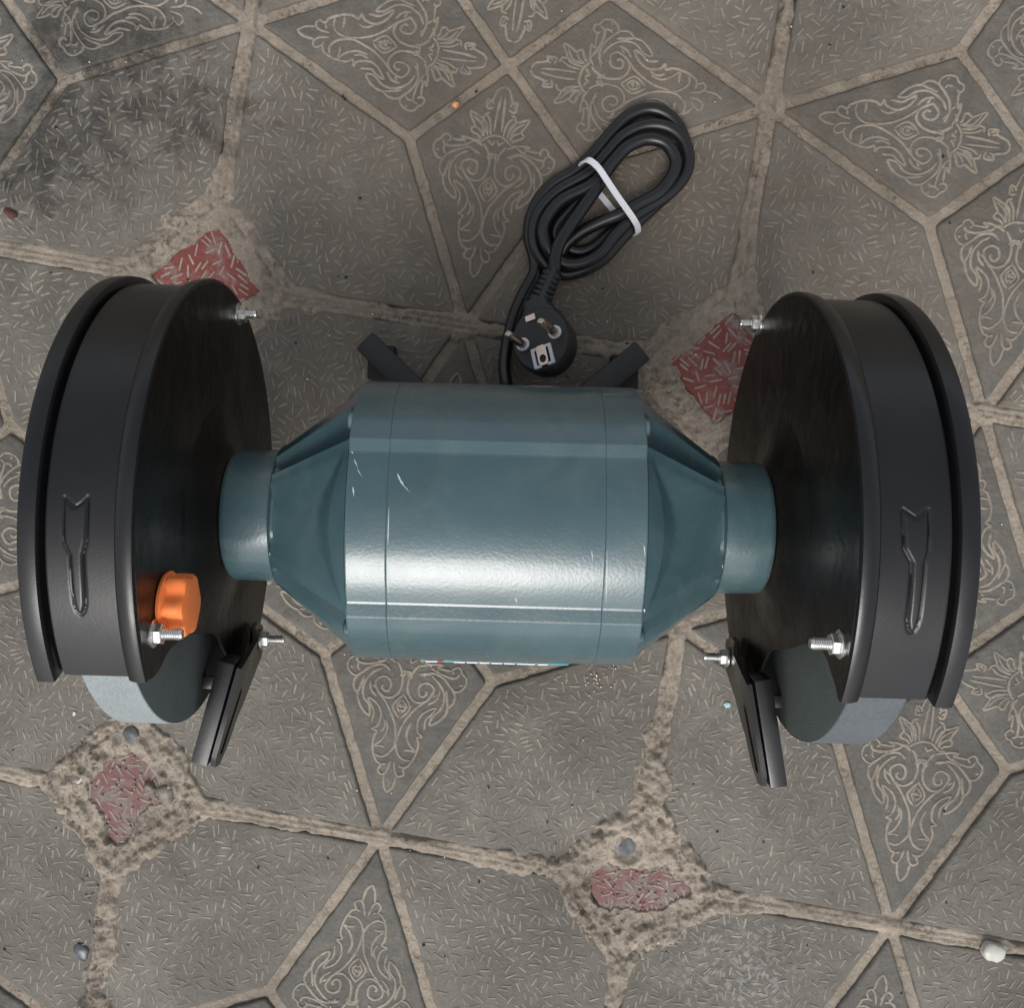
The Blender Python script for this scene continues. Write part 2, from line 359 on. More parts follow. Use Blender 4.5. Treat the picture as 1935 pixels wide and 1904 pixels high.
def ring_inset(poly, d):
    n = len(poly); out = []
    for k in range(n):
        p0, p1, p2 = poly[k - 1], poly[k], poly[(k + 1) % n]
        e1 = Vector((p1[0] - p0[0], p1[1] - p0[1])).normalized(); e2 = Vector((p2[0] - p1[0], p2[1] - p1[1])).normalized()
        n1 = Vector((-e1.y, e1.x)); n2 = Vector((-e2.y, e2.x)); b = (n1 + n2); b = b / max(b.dot(n1), .35)
        out.append((p1[0] + b.x * d, p1[1] + b.y * d))
    return out
def tile_mesh(name, poly, mt, gaps, seed):
    """bevelled paver; gaps = half joint width of each edge; the rim is slightly worn"""
    rnd = random.Random(seed); n = len(poly); lines = []
    for k in range(n):
        a, b = Vector(poly[k]), Vector(poly[(k + 1) % n]); e = (b - a).normalized(); nn = Vector((-e.y, e.x))
        lines.append((a + nn * gaps[k], e))
    cor = []
    for k in range(n):
        (p, e), (q, g) = lines[k - 1], lines[k]
        den = e.x * g.y - e.y * g.x; t = ((q.x - p.x) * g.y - (q.y - p.y) * g.x) / den; cor.append(p + e * t)
    def corners(off):
        L_ = [(Vector(poly[k]) + Vector((-e.y, e.x)) * (gaps[k] + off), e) for k, (p_, e) in enumerate(lines)]; out = []
        for k in range(n):
            (p, e), (q, g) = L_[k - 1], L_[k]; den = e.x * g.y - e.y * g.x; t = ((q.x - p.x) * g.y - (q.y - p.y) * g.x) / den; out.append(p + e * t)
        return out
    par = []
    for k in range(n):
        m_ = max(3, int((cor[(k + 1) % n] - cor[k]).length / .004))
        for s in range(m_): par.append((k, s / m_ if s else .0, rnd.uniform(-.0003, .0003)))
    mb = MB(); rings = []
    for off, z in ((-.0010, -.0052), (-.0007, -.0024), (-.0002, -.0008), (.0005, -.0002), (.0014, .0)):
        c_ = corners(off); ring = []
        for k, t, jit in par:
            A, B = c_[k], c_[(k + 1) % n]; e = (B - A).normalized(); nn = Vector((-e.y, e.x))
            if t == 0:
                e0 = (A - c_[k - 1]).normalized(); r_ = .0012; ring.append((*(A - e0 * r_), z)); ring.append((*(A + (e - e0) * r_ * .38), z)); ring.append((*(A + e * r_), z))
            else: ring.append((*(A.lerp(B, t) + nn * jit), z))
        rings.append(ring)
    mb.loft(rings, True, False, True)
    me_ = mesh(name, mb.v, mb.f, True, 50); me_.materials.append(mt); return me_, cor
def inside(p, poly, d):
    n = len(poly)
    for k in range(n):
        a, b = poly[k], poly[(k + 1) % n]; ex, ey = b[0] - a[0], b[1] - a[1]; L = math.hypot(ex, ey)
        if ((p[0] - a[0]) * -ey + (p[1] - a[1]) * ex) / L < d: return False
    return True
def dashes_mesh(name, poly, seed, mt, big=1.0):
    rnd = random.Random(seed); xs = [p[0] for p in poly]; ys = [p[1] for p in poly]; segs = []; mb = MB()
    for tries in range(16000):
        x = rnd.uniform(min(xs), max(xs)); y = rnd.uniform(min(ys), max(ys)); an = rnd.choice((0, 25, 62, 90, 118, 150)) + rnd.uniform(-9, 9)
        l = rnd.uniform(.0023, .0032) * big; c, s = math.cos(R_(an)) * l, math.sin(R_(an)) * l
        e = ((x - c, y - s), (x, y), (x + c, y + s))
        if not (inside(e[0], poly, .0022) and inside(e[2], poly, .0022)): continue
        ok = True
        for q in segs:
            if abs(q[1][0] - x) > .008 or abs(q[1][1] - y) > .008: continue
            for u in e:
                for v in q:
                    if (u[0] - v[0]) ** 2 + (u[1] - v[1]) ** 2 < .0024 ** 2: ok = False; break
                if not ok: break
            if not ok: break
        if not ok: continue
        segs.append(e)
        w_ = rnd.uniform(.0007, .00105) * big; hh = rnd.uniform(.0003, .0005); ux, uy = c / l, s / l; vx, vy = -uy, ux; B = -.0003
        pt = lambda a, b, z: (x + ux * a + vx * b, y + uy * a + vy * b, z)
        v = [pt(-l, -w_ * .6, B), pt(l, -w_ * .6, B), pt(l + w_ * .8, 0, B), pt(l, w_ * .6 + .0002, B), pt(-l, w_ * .6 + .0002, B), pt(-l - w_ * .8, 0, B),
             pt(-l * .93, -w_ * .45, hh * .8), pt(l * .93, -w_ * .45, hh * .8), pt(l * 1.0, 0, hh * .7), pt(l * .93, w_ * .45, hh * .8), pt(-l * .93, w_ * .45, hh * .8), pt(-l, 0, hh * .7)]
        f = [(k, (k + 1) % 6, 6 + (k + 1) % 6, 6 + k) for k in range(6)] + [(6, 7, 8, 9, 10, 11)]
        mb.add(v, f)
    me_ = mesh(name, mb.v, mb.f, False); me_.materials.append(mt); return me_

# module-centred shapes, rotated by quarter turns
h5 = .5
kite = [(0, -h5 * LS), (CC * LS, -CC * LS), (0, 0), (-CC * LS, -CC * LS)]
grain = [(-h5 * LS, (-h5 + DD) * LS), ((-h5 + DD) * LS, -h5 * LS), (0, -h5 * LS), (-CC * LS, -CC * LS), (-h5 * LS, 0)]
GP, GF = .0050, .0036
V = 4
grain_meshes = []; kite_meshes = []
for s in range(V):
    me_, cor = tile_mesh('paving_tile', grain, M_tile, [GP, GP, GF, GF, GP], 20 + s)
    grain_meshes.append((me_, dashes_mesh('raised_dashes', [tuple(c) for c in cor], 50 + s, M_relief)))
# the stamped scroll motif, traced as strokes (one half, mirrored over the axis)
TIP, TOP = np.array((540., 1810.)), np.array((790., 55.)); AX = TOP - TIP; AL = np.hypot(*AX); AX /= AL; PR = np.array((-AX[1], AX[0]))
def loc(p, side=1):
    q = np.array(p, float) - TIP; v = q @ AX / AL; u = q @ PR / AL * side
    return (u * .365 * LS, (-.5 + .092 + v * .365) * LS)
LEFT = [
 [(610, 580), (645, 640), (665, 740), (640, 840), (590, 900), (520, 918), (455, 880), (420, 820), (412, 765), (445, 725), (500, 718), (545, 750), (552, 800), (530, 845), (490, 850), (468, 815), (485, 785)],
 [(440, 870), (510, 960), (560, 1060), (595, 1160), (605, 1280), (595, 1370), (545, 1440), (480, 1475), (415, 1455)],
 [(430, 1520), (405, 1450), (392, 1370), (400, 1290), (430, 1240), (385, 1213), (430, 1190), (462, 1120), (465, 1060), (430, 980), (345, 915), (370, 990), (400, 1050), (380, 1150)],
 [(470, 640), (380, 680), (315, 760), (290, 840), (300, 920), (352, 1000), (350, 1082), (285, 1020), (242, 940), (240, 880), (207, 820), (218, 740), (290, 672), (380, 620), (470, 610), (520, 630), (552, 670)],
 [(240, 880), (270, 800), (300, 720)],
 [(355, 760), (365, 840), (425, 905)], [(372, 790), (410, 825)],
 [(240, 718), (185, 700), (147, 635), (160, 565), (212, 530), (228, 498), (272, 490), (302, 530), (278, 560)],
 [(228, 540), (250, 590), (330, 600), (440, 588), (505, 560)], [(250, 590), (240, 640), (262, 665)], [(165, 630), (195, 645)],
 [(302, 535), (400, 548), (440, 540), (400, 512), (470, 520), (540, 550), (600, 590)],
 [(460, 600), (430, 560)],
 [(520, 1120), (528, 1220), (480, 1315), (400, 1372)], [(490, 1100), (500, 1180), (470, 1240)],
 [(408, 1375), (450, 1372), (512, 1385)],
 [(410, 1460), (430, 1520), (470, 1550), (445, 1600), (480, 1638), (530, 1605), (562, 1510)], [(470, 1550), (520, 1540)],
 [(540, 1812), (507, 1740), (508, 1630)],
 [(676, 880), (580, 985), (632, 1108)], [(660, 930), (615, 985), (640, 1060)], [(640, 960), (665, 1010)], [(610, 1000), (652, 985)], [(628, 1035), (658, 1030)],
]
RIGHT = [
 [(790, 55), (840, 90), (862, 200), (908, 203), (888, 285), (830, 262)], [(862, 200), (845, 240)], [(900, 215), (868, 262)],
 [(795, 150), (785, 300), (766, 470)],
 [(850, 315), (892, 335), (908, 382), (1022, 350), (985, 420), (950, 465), (972, 500), (955, 530), (900, 540), (860, 565)],
 [(872, 340), (820, 400), (788, 510)], [(900, 385), (850, 425), (815, 528)], [(985, 385), (890, 440), (838, 540)], [(945, 470), (880, 500), (845, 550)], [(908, 382), (870, 430), (825, 500)],
 [(716, 503), (765, 510), (820, 545), (852, 592)], [(700, 672), (738, 680), (748, 735)], [(700, 690), (722, 700), (718, 730)], [(728, 545), (742, 590), (765, 575), (800, 560)],
 [(855, 595), (900, 590), (930, 620)], [(820, 700), (870, 685), (930, 690)],
]
def ribbon(mb, pts, w_, hgt):
    P = catmull(pts, 5); n = len(P); rows = []
    for k in range(n):
        t = P[min(k + 1, n - 1)] - P[max(k - 1, 0)]; t = t / (np.hypot(*t) + 1e-9); nn = np.array((-t[1], t[0]))
        e = min(1, .45 + .55 * min(k, n - 1 - k) / 2.0); ww = w_ * e
        p = P[k]
        rows.append([(p[0] + nn[0] * ww * s, p[1] + nn[1] * ww * s, z) for s, z in ((-1, -.0003), (-.7, hgt * e * .85), (0, hgt * e), (.7, hgt * e * .85), (1, -.0003))])
    mb.loft(rows, False)
def scroll_mesh(seed):
    mb = MB(); rnd = random.Random(seed)
    for strokes in (LEFT, RIGHT):
        for s in strokes:
            for side in (1, -1):
                if rnd.random() < .04 and len(s) < 6: continue
                P_ = [loc(p, side) for p in s]; P_ = [(x + rnd.gauss(0, .00016), y + rnd.gauss(0, .00016)) for x, y in P_]
                ribbon(mb, P_, .00084 * rnd.uniform(.82, 1.2), .00048 * rnd.uniform(.6, 1.25))
    me_ = mesh('scroll_relief', mb.v, mb.f, True, 70); me_.materials.append(M_relief); return me_
SCROLL = [scroll_mesh(300 + k) for k in range(5)]
for s in range(V):
    kite_meshes.append(tile_mesh('paving_tile', kite, M_orn, [GF, GF, GF, GF], 80 + s)[0])
RS = .0355
def red_parts(seed, mt):
    c = [(0, -1), (1, 0), (0, 1), (-1, 0)]; poly = [(x * RS * (1 + .05 * random.uniform(-1, 1)), y * RS) for x, y in c]
    me_, cor = tile_mesh('red_tile', poly, mt, [.0002] * 4, seed); return me_, dashes_mesh('raised_dashes', [tuple(c) for c in cor], seed + 9, M_redrelief if mt is M_red else M_relief, 1.15)
RED = [red_parts(200, M_red), red_parts(201, M_red), red_parts(202, M_pink), red_parts(203, M_pink)]
def place(me_, name, loc_, rot, parent, z=0):
    o = link(name, me_, None, parent); o.location = (loc_[0], loc_[1], z); o.rotation_euler = (0, 0, rot); return o
def seen(x, y): return abs(x) < .40 and abs(y) < .40
for mi in range(-2, 4):
    for mj in range(-3, 3):
        c = lat(mi + .5, mj + .5)
        for q in range(4):
            rot = LT + q * math.pi / 2
            zt = random.uniform(-.0003, .0004)
            v1 = random.randrange(V); gm = grain_meshes[v1]
            t_ = place(gm[0], 'paving_tile', c, rot, pavement, zt); d_ = link('raised_dashes', gm[1], None, t_); d_['kind'] = 'stuff'
            t_ = place(kite_meshes[random.randrange(V)], 'paving_tile', c, rot, pavement, zt - .0001); d_ = link('scroll_relief', random.choice(SCROLL), None, t_); d_['kind'] = 'stuff'
        k = {(0, 0): 0, (1, 0): 1, (0, -1): 2, (1, -1): 3}.get((mi, mj), 0)
        c = lat(mi, mj); t_ = place(RED[k][0], 'red_tile', c, LT + R_({0: 3, 2: 8, 3: -4}.get(k, 0)), pavement, -.0002)
        d_ = link('raised_dashes', RED[k][1], None, t_); d_['kind'] = 'stuff'

# loose bits lying on the paving
def pebble(name, p, e, mt, label, cat, seed, z=None):
    rnd = random.Random(seed); bm = bmesh.new(); bmesh.ops.create_icosphere(bm, subdivisions=3, radius=1)
    ph = [rnd.uniform(0, 6) for _ in range(4)]
    for v in bm.verts:
        k = 1 + .13 * math.sin(3 * v.co.x + ph[0]) + .12 * math.sin(4 * v.co.y + ph[1] + v.co.x) + .10 * math.sin(6 * v.co.z + ph[2]) + .05 * math.sin(11 * v.co.x + 9 * v.co.y)
        v.co = Vector((v.co.x * e[0], v.co.y * e[1], v.co.z * e[2])) * k
    me_ = bpy.data.meshes.new(name); bm.to_mesh(me_); bm.free(); me_.polygons.foreach_set('use_smooth', [True] * len(me_.polygons))
    o = link(name, me_, mt); q = at(p[0], p[1], .002); o.location = (q.x, q.y, e[2] * .75 if z is None else z); o.rotation_euler = (0, 0, ph[3]); return tag(o, label, cat)
m_, t, b, _, L = mat('milky_wax'); b.inputs['Base Color'].default_value = (.50, .49, .45, 1); b.inputs['Roughness'].default_value = .35; b.inputs['Subsurface Weight'].default_value = .4; b.inputs['Subsurface Radius'].default_value = (.004, .004, .003); b.inputs['Subsurface Scale'].default_value = 1
M_wax = m_
pebble('pebble', (1875, 1797), (.0062, .0056, .0034), M_wax, 'milky white pebble in the paving joint near the bottom right corner', 'pebble', 1)
pebble('pebble', (247, 1390), (.0042, .0055, .003), stone('dark_stone', (.09, .095, .09)), 'dark grey oval pebble in mortar just under the left grinding wheel', 'pebble', 2, .0002)
pebble('pebble', (313, 1499), (.0068, .0060, .0036), stone('brown_stone', (.19, .165, .13)), 'large round brown pebble beside the faded red tile on the left', 'pebble', 3, .0002)
pebble('pebble', (281, 1487), (.0030, .0034, .0024), stone('grey_stone', (.17, .155, .13)), 'small grey pebble touching the large brown pebble', 'pebble', 4, .0006)
pebble('pebble', (1187, 1602), (.0062, .0065, .0022), stone('blue_stone', (.075, .085, .095), .45), 'blue grey pebble sunk in a mortar hole above the worn pink tile', 'pebble', 5, -.0004)
pebble('pebble', (1272, 1620), (.0020, .0030, .0016), stone('slate', (.10, .11, .13), .5), 'tiny slate blue chip stuck in mortar above the worn pink tile', 'pebble', 6, .0012)
pebble('pebble', (152, 1800), (.0048, .0060, .0024), stone('glassy_stone', (.08, .10, .115), .2), 'glossy dark blue pebble in the mortar at the bottom left', 'pebble', 7, -.0012)
pebble('clay_crumb', (18, 402), (.0026, .0036, .0010), stone('red_clay', (.075, .030, .018), .8), 'red brown clay crumb at the left edge of the stained paver', 'crumb', 8)
pebble('clay_crumb', (861, 197), (.0017, .0020, .0006), stone('orange_clay', (.62, .25, .13), .7), 'orange crumb on the joint left of the upper leaf scroll', 'crumb', 9, .0006)
pebble('plastic_flake', (1376, 1332), (.0016, .0023, .0005), stone('teal_flake', (.30, .50, .50), .5), 'tiny pale turquoise flake left of the right tool rest', 'flake', 10, .0006)
pebble('plastic_flake', (138, 1424 + 925 - 1000 + 0), (.0010, .0012, .0004), stone('white_flake', (.7, .72, .72), .4), 'tiny white flake beside the left wheel guard', 'flake', 11, .0006)
pebble('plastic_flake', (150, 1349 + 124), (.0026, .0012, .0006), stone('white_scrap', (.62, .66, .70), .4), 'small white scrap at the left corner of the faded red tile', 'flake', 12, .0016)
# scattered glitter, grit and black specks
def specks(name, pts, mt, label, cat, sc):
    mb = MB(); rnd = random.Random(5)
    for (px_, py_) in pts:
        q = at(px_, py_, 0); bm = bmesh.new(); bmesh.ops.create_icosphere(bm, subdivisions=1, radius=1)
        e = [rnd.uniform(.6, 1.3) * sc for _ in range(2)]
        v = [(q.x + w_.co.x * e[0], q.y + w_.co.y * e[1], .0006 + w_.co.z * sc * .5) for w_ in bm.verts]; bm.verts.index_update(); f = [[u.index for u in g.verts] for g in bm.faces]; bm.free(); mb.add(v, f)
    return tag(mb.build(name, mt, None, True, 80), label, cat, kind='stuff')
rnd = random.Random(3)
specks('metal_glitter', [(239, 118), (427, 371), (675, 1492), (698, 1492), (740, 1497), (490, 1520), (503, 1519), (538, 1532), (775, 1605), (840, 1618), (625, 1900), (605, 1930), (1050, 1283), (1245, 1660), (450, 495), (170, 118), (260, 1360), (310, 1465)] + [(rnd.uniform(90, 360), rnd.uniform(1400, 1640)) for _ in range(16)] + [(rnd.uniform(1060, 1330), rnd.uniform(1520, 1800)) for _ in range(12)] + [(rnd.gauss(1130, 16), rnd.gauss(1285, 12)) for _ in range(26)] + [(rnd.uniform(0, 1935), rnd.uniform(0, 1900)) for _ in range(30)], M_copper, 'bright metal filings scattered over the paving joints', 'metal filings', .0006)
specks('black_grit', [(648, 183), (652, 188), (900, 174), (640, 523), (654, 524), (1165, 1803), (1170, 1808), (620, 1620), (1525, 1785), (905, 1665), (1355, 1570), (1310, 1480)] + [(rnd.uniform(0, 1935), rnd.uniform(0, 1900)) for _ in range(40)], M_black_shade, 'black grit scattered over the paving', 'grit', .0008)
gr = []
for (cx_, cy_, rx, ry, k) in ((225, 1510, 130, 120, 200), (1200, 1665, 130, 140, 230), (190, 1760, 40, 130, 110), (1240, 1500, 40, 60, 40)):
    for _ in range(k // 2): gr.append((cx_ + rnd.gauss(0, .5) * rx, cy_ + rnd.gauss(0, .5) * ry))
specks('mortar_grit', gr, M_mortar, 'sandy crumbs of broken mortar round the two near red tiles', 'mortar crumbs', .0008)

# ------------------------------------------------------------------ the bench grinder
H = .1378
G = empty('bench_grinder'); tag(G, 'blue grey double wheel bench grinder with black wheel guards standing on the paving', 'bench grinder')
def YZ(x, r, a): return (x, r * math.cos(R_(a)), H + r * math.sin(R_(a)))

# motor cross-section: round top and bottom, stepped out over the four corner lugs
def quarter():
    pts = []
    for k in range(11): a = R_(90 - 28 * k / 10); pts.append((.060 * math.cos(a), .060 * math.sin(a)))
    pts += [(.0290, .05276), (.0338, .0526)]
    pts += [(p[0], p[1]) for p in catmull([(.0345, .0523), (.0415, .0470), (.0480, .0397), (.0530, .031), (.0566, .020), (.0583, .0085), (.0585, 0)], 6)]
    return pts
QU = quarter()
def section(x, k=1.0):
    q = [(y * k, z * k) for y, z in QU]
    full = q + [(y, -z) for y, z in q[::-1][1:]]; full = full + [(-y, z) for y, z in full[::-1][1:-1]]
    return [(x, y, H + z) for y, z in full]
NS = len(section(0))
mb = MB(); XS = .0408
xs = [-XS, -XS + .0003] + [(-XS + .004) + (2 * XS - .008) * k / 10 for k in range(11)] + [XS - .0003, XS]
mb.loft([section(x,   .9982 if abs(x) == XS else 1) for x in xs], True, True, True)
motor = mb.build('motor_housing', M_teal, G, True, 9)
# end bells
def bell_r(t, th):
    """t along the axis beyond the housing end, th degrees from straight up (folded)"""
    a = abs(((th + 180) % 360) - 180)
    a2 = min(a, 180 - a)                       # top and bottom alike
    a3 = abs(90 - a2)                          # sides
    r = .0590 - .79 * t
    u_ = min(1.0, max(0.0, (t - .0035) / .009))
    for c_, aa, wd_ in ((0, a2, 30), (90, a3, 26)):
        if aa < wd_:
            flat = (r * math.cos(R_(wd_)) + .0004) / math.cos(R_(aa))          # plane panel cut into the cone
            edge = .0590 - 1.9 * (t - .0012 - .0030 * (1 - (aa / wd_) ** 2))
            r = min(r, max(flat, min(r, edge)))
    g = math.exp(-((a2 - 43) / 5.2) ** 2)
    r -= g * (.0056 * math.exp(-(t / .020)) + .0036)
    r += .0016 * math.exp(-((a2 - 34.0) / 1.8) ** 2) + .0013 * math.exp(-((a2 - 52) / 2.2) ** 2)
    return max(r, .0292)
for s in (-1, 1):
    mb = MB(); n = 180; rings = []
    prof = [section(s * (XS + .0001), .998), section(s * (XS + .0005), 1.0), section(s * .0500, 1.0), section(s * .0558, 1.0), section(s * .0563, .997)]
    mb.loft(prof, True, True, True)
    mb.build('end_ring', M_teal, G, True, 9); mb = MB()
    start = prof[-1]
    ang = [math.degrees(math.atan2(p[1], p[2] - H)) for p in start]     # degrees from up towards +Y
    T = [k * .0004 for k in range(20)] + [.0082, .009, .010, .0115, .013, .015, .019, .023, .027, .031, .034, .0352]
    fine = [k * 2.0 for k in range(180)]
    rings = []
    for t in T:
        ring = []
        for a in fine:
            r = bell_r(t, a)
            if t == 0: r = min(r, .0575)
            ring.append((s * (.0563 + t), r * math.sin(R_(a)), H + r * math.cos(R_(a))))
        rings.append(ring)
    mb.loft([[(s * .0562, p[1], p[2]) for p in rings[0]]] + rings, True, True, False)
    rr = [(.0352 + .0565, .0308), (.0923, .0302), (.0928, .0290)]
    mb.loft([rings[-1]] + [[(s * x, r * math.sin(R_(a)), H + r * math.cos(R_(a))) for a in fine] for x, r in rr] + [[(s * .0928, 0, H + .0)] * 180], True)
    bell = mb.build('end_bell', M_teal, G, True, 24)
    # hub collar between bell and wheel guard
    mb = MB(); rings = []
    for x, r in ((.0915, .0284), (.1105, .0281), (.1118, .0279), (.1128, .0270), (.1130, .0240)):
        rings.append([(s * x, r * math.sin(R_(a * 5)), H + r * math.cos(R_(a * 5))) for a in range(72)])
    mb.loft(rings, True, True, True); mb.build('hub_collar', M_teal, G, True, 40)
    mb = MB(); mb.loft([[(s * x, r * math.sin(R_(a * 5)), H + r * math.cos(R_(a * 5))) for a in range(72)] for x, r in ((.1120, .0255), (.1138, .0268), (.1175, .0330), (.1197, .0430), (.1202, .0480))], True, True, True)
    mb.build('guard_flange', M_plate, G)
# housing screws in the lug pockets
def hexring(r, x, a0=0): return [(x, r * math.cos(R_(60 * k + a0)), r * math.sin(R_(60 * k + a0))) for k in range(6)]
def screw(s, y, z):
    mb = MB(); circ = lambda r, x: [(x, r * math.cos(R_(20 * k)), r * math.sin(R_(20 * k))) for k in range(18)]
    mb.loft([circ(.0042, 0), circ(.0042, .001), circ(.0038, .0012), circ(.0034, .0024), circ(.0028, .0028), circ(.0018, .0028), circ(.0016, .0018)], True, True, True)
    mb.v = [(s * (.0560 + p[0]), y + p[1], H + z + p[2]) for p in mb.v]
    return mb.build('housing_screw', M_teal if z > 0 and y < 0 else M_steelp, G)
M_steelp = paint('dulled_teal_screw', (.12, .18, .20), .3, .3, (900, .0001), .2)
for s in (-1, 1):
    for y in (-.0405, .0405):
        for z in (.0395, -.0395): screw(s, y, z)

# guards
ARROW_L = [(.1447, 83.4), (.1430, 84.4), (.1408, 85.4), (.1385, 84.4), (.1368, 83.2), (.1368, 87.6), (.1369, 91.8), (.1380, 94.6), (.1380, 98.1), (.1380, 101.6), (.1383, 105.0), (.1392, 106.6), (.1402, 107.2), (.1413, 106.6), (.1420, 105.0), (.1423, 101.5), (.1423, 98.1), (.1424, 94.8), (.1444, 92.2), (.1446, 88.4)]
ARROW_R = [(.1347, 81.4), (.1368, 82.3), (.1390, 83.2), (.1411, 82.2), (.1431, 81.4), (.1432, 85.3), (.1431, 89.4), (.1420, 91.9), (.1421, 96.7), (.1421, 102.7), (.1416, 104.8), (.1408, 105.9), (.1400, 106.1), (.1390, 105.4), (.1382, 103.5), (.1380, 96.8), (.1378, 91.8), (.1352, 89.2), (.1348, 85.4)]
def sdist(P, poly):
    """signed distance (inside negative) of points to a closed outline"""
    d = np.full(len(P), 1e9); ins = np.zeros(len(P), bool); n = len(poly)
    for k in range(n):
        a = np.array(poly[k]); b = np.array(poly[(k + 1) % n]); e = b - a; w_ = P - a
        t = np.clip((w_ @ e) / (e @ e), 0, 1); d = np.minimum(d, np.hypot(*(w_ - t[:, None] * e).T))
        c = ((a[1] > P[:, 1]) != (b[1] > P[:, 1])) & (P[:, 0] < (b[0] - a[0]) * (P[:, 1] - a[1]) / (b[1] - a[1] + 1e-12) + a[0]); ins ^= c
    return np.where(ins, -d, d)
A0, A1 = -150.0, 122.4
def shell(name, prof, s, mt, parent, a0=A0, a1=A1, step=2.0, thick=.0012):
    """sheet metal of revolution round the wheel axis, with real thickness"""
    n = int((a1 - a0) / step); mb = MB(); outer = [[YZ(s * x, r, a0 + (a1 - a0) * k / n) for x, r in prof] for k in range(n + 1)]
    # inner skin offset along the profile normal
    pin = []
    for i, (x, r) in enumerate(prof):
        p0 = prof[max(i - 1, 0)]; p1 = prof[min(i + 1, len(prof) - 1)]; dx, dr = p1[0] - p0[0], p1[1] - p0[1]; l = math.hypot(dx, dr)
        pin.append((x + dr / l * thick, r - dx / l * thick))
    inner = [[YZ(s * x, r, a0 + (a1 - a0) * k / n) for x, r in pin] for k in range(n + 1)]
    rings = [outer[k] + inner[k][::-1] for k in range(n + 1)]
    mb.loft(rings, True, True, True)
    return mb.build(name, mt, parent, True, 40)
def guard(s, arrow):
    g = None
    # drum band with stamped arrow
    n = 1120; m_ = 56; ax = np.linspace(.1268, .1503, m_); aa = np.linspace(A0, A1, n)
    XX, AA = np.meshgrid(ax, aa); P = np.stack([XX.ravel(), np.radians(AA.ravel()) * .0973], 1)
    poly = [(x, math.radians(a) * .0973) for x, a in arrow]
    near = (AA.ravel() > 78) & (AA.ravel() < 112); sd_ = np.full(len(P), 1.0); sd_[near] = sdist(P[near], poly)
    h_ = .0007 / (1 + np.exp(np.clip((sd_ + .0003) / .00022, -30, 30))) - .0005 * np.exp(-((sd_ - .0001) / .00045) ** 2)
    Rr = (.0973 + h_).reshape(n, m_); ar = np.radians(AA)
    V_ = np.stack([s * XX, Rr * np.cos(ar), H + Rr * np.sin(ar)], -1).reshape(-1, 3)
    Vi = np.stack([s * XX, .0961 * np.cos(ar), H + .0961 * np.sin(ar)], -1)[::8].reshape(-1, 3)
    q0 = (np.arange(n - 1)[:, None] * m_ + np.arange(m_ - 1)[None]).ravel(); Q = np.stack([q0, q0 + 1, q0 + m_ + 1, q0 + m_], 1)
    n2 = len(aa[::8]); b0 = n * m_; q1 = (np.arange(n2 - 1)[:, None] * m_ + np.arange(m_ - 1)[None]).ravel() + b0; Q2 = np.stack([q1, q1 + m_, q1 + m_ + 1, q1 + 1], 1)
    e0 = np.arange(m_ - 1) + (n - 1) * m_; e1 = np.arange(m_ - 1) + b0 + (n2 - 1) * m_; Q3 = np.stack([e0, e0 + 1, e1 + 1, e1], 1)
    me_ = bpy.data.meshes.new('wheel_guard'); me_.from_pydata(np.concatenate([V_, Vi]).tolist(), [], np.concatenate([Q, Q2, Q3]).tolist()); me_.update()
    if s < 0: me_.flip_normals()
    me_.polygons.foreach_set('use_smooth', [True] * len(me_.polygons)); me_.set_sharp_from_angle(angle=R_(60))
    g = link('wheel_guard', me_, M_black, G)
    shell('rolled_lip', [(.1202, .0975), (.1203, .0992), (.1208, .1000), (.1218, .1003), (.1240, .1001), (.1264, .0994), (.1270, .0988), (.1273, .0971)], s, M_black, g)
    shell('cover_lip', [(.1519, .0950), (.1523, .0975), (.1526, .0996), (.1530, .1002), (.1545, .1004), (.1578, .1003), (.1590, .1000), (.1595, .0992), (.1596, .0962)], s, M_black, g, A0, A1 + .4)
    # outer cover disc, slightly behind its rim
    def plate(name, x0, x1, outline, mt, bev=.0):
        mb = MB(); mb.loft([[(s * x, y, H + z) for y, z in outline] for x in (x0, x1)], True, True, True)
        return mb.build(name, mt, g, True, 30)
    pc = lambda r, a: (r * math.cos(R_(a)), r * math.sin(R_(a)))
    arc = [pc(.0968, A0 + (A1 - A0) * k / 90) for k in range(91)]
    plate('outer_cover', .1580, .1594, arc + [pc(.07, 128), pc(.055, 150), pc(.055, 185), pc(.07, -160)], M_black)
    plate('gap_shade_ring', .1500, .1520, [pc(.0950, A0 + (A1 - A0) * k / 90) for k in range(91)] + [pc(.0925, A1 - (A1 - A0) * k / 90) for k in range(91)], M_black_shade)  # black ring put into the gap to draw its shadow
    arc = [pc(.0985, A0 + (A1 - A0) * k / 110) for k in range(111)]
    if s < 0: notch = [(.0945, 124.3), (.088, 125.6), (.0807, 126.4), (.076, 127.6), (.0700, 130.5), (.0635, 135), (.0580, 142), (.0535, 153), (.0513, 165), (.0513, 174), (.0545, -177), (.062, -170), (.075, -161), (.088, -155)]
    else: notch = [(.0945, 121.4), (.088, 121.0), (.0815, 120.6), (.076, 121.4), (.0708, 123.6), (.064, 129), (.0580, 136), (.0535, 148), (.0515, 160), (.0515, 172), (.0530, -178), (.0585, -171), (.075, -161), (.088, -155)]
    nn = catmull([pc(r, a) for r, a in notch], 3)
    plate('inner_plate', .1201, .1215, arc + [tuple(p) for p in nn], M_plate)
    return g
guardL = guard(-1, ARROW_L); guardR = guard(1, ARROW_R)

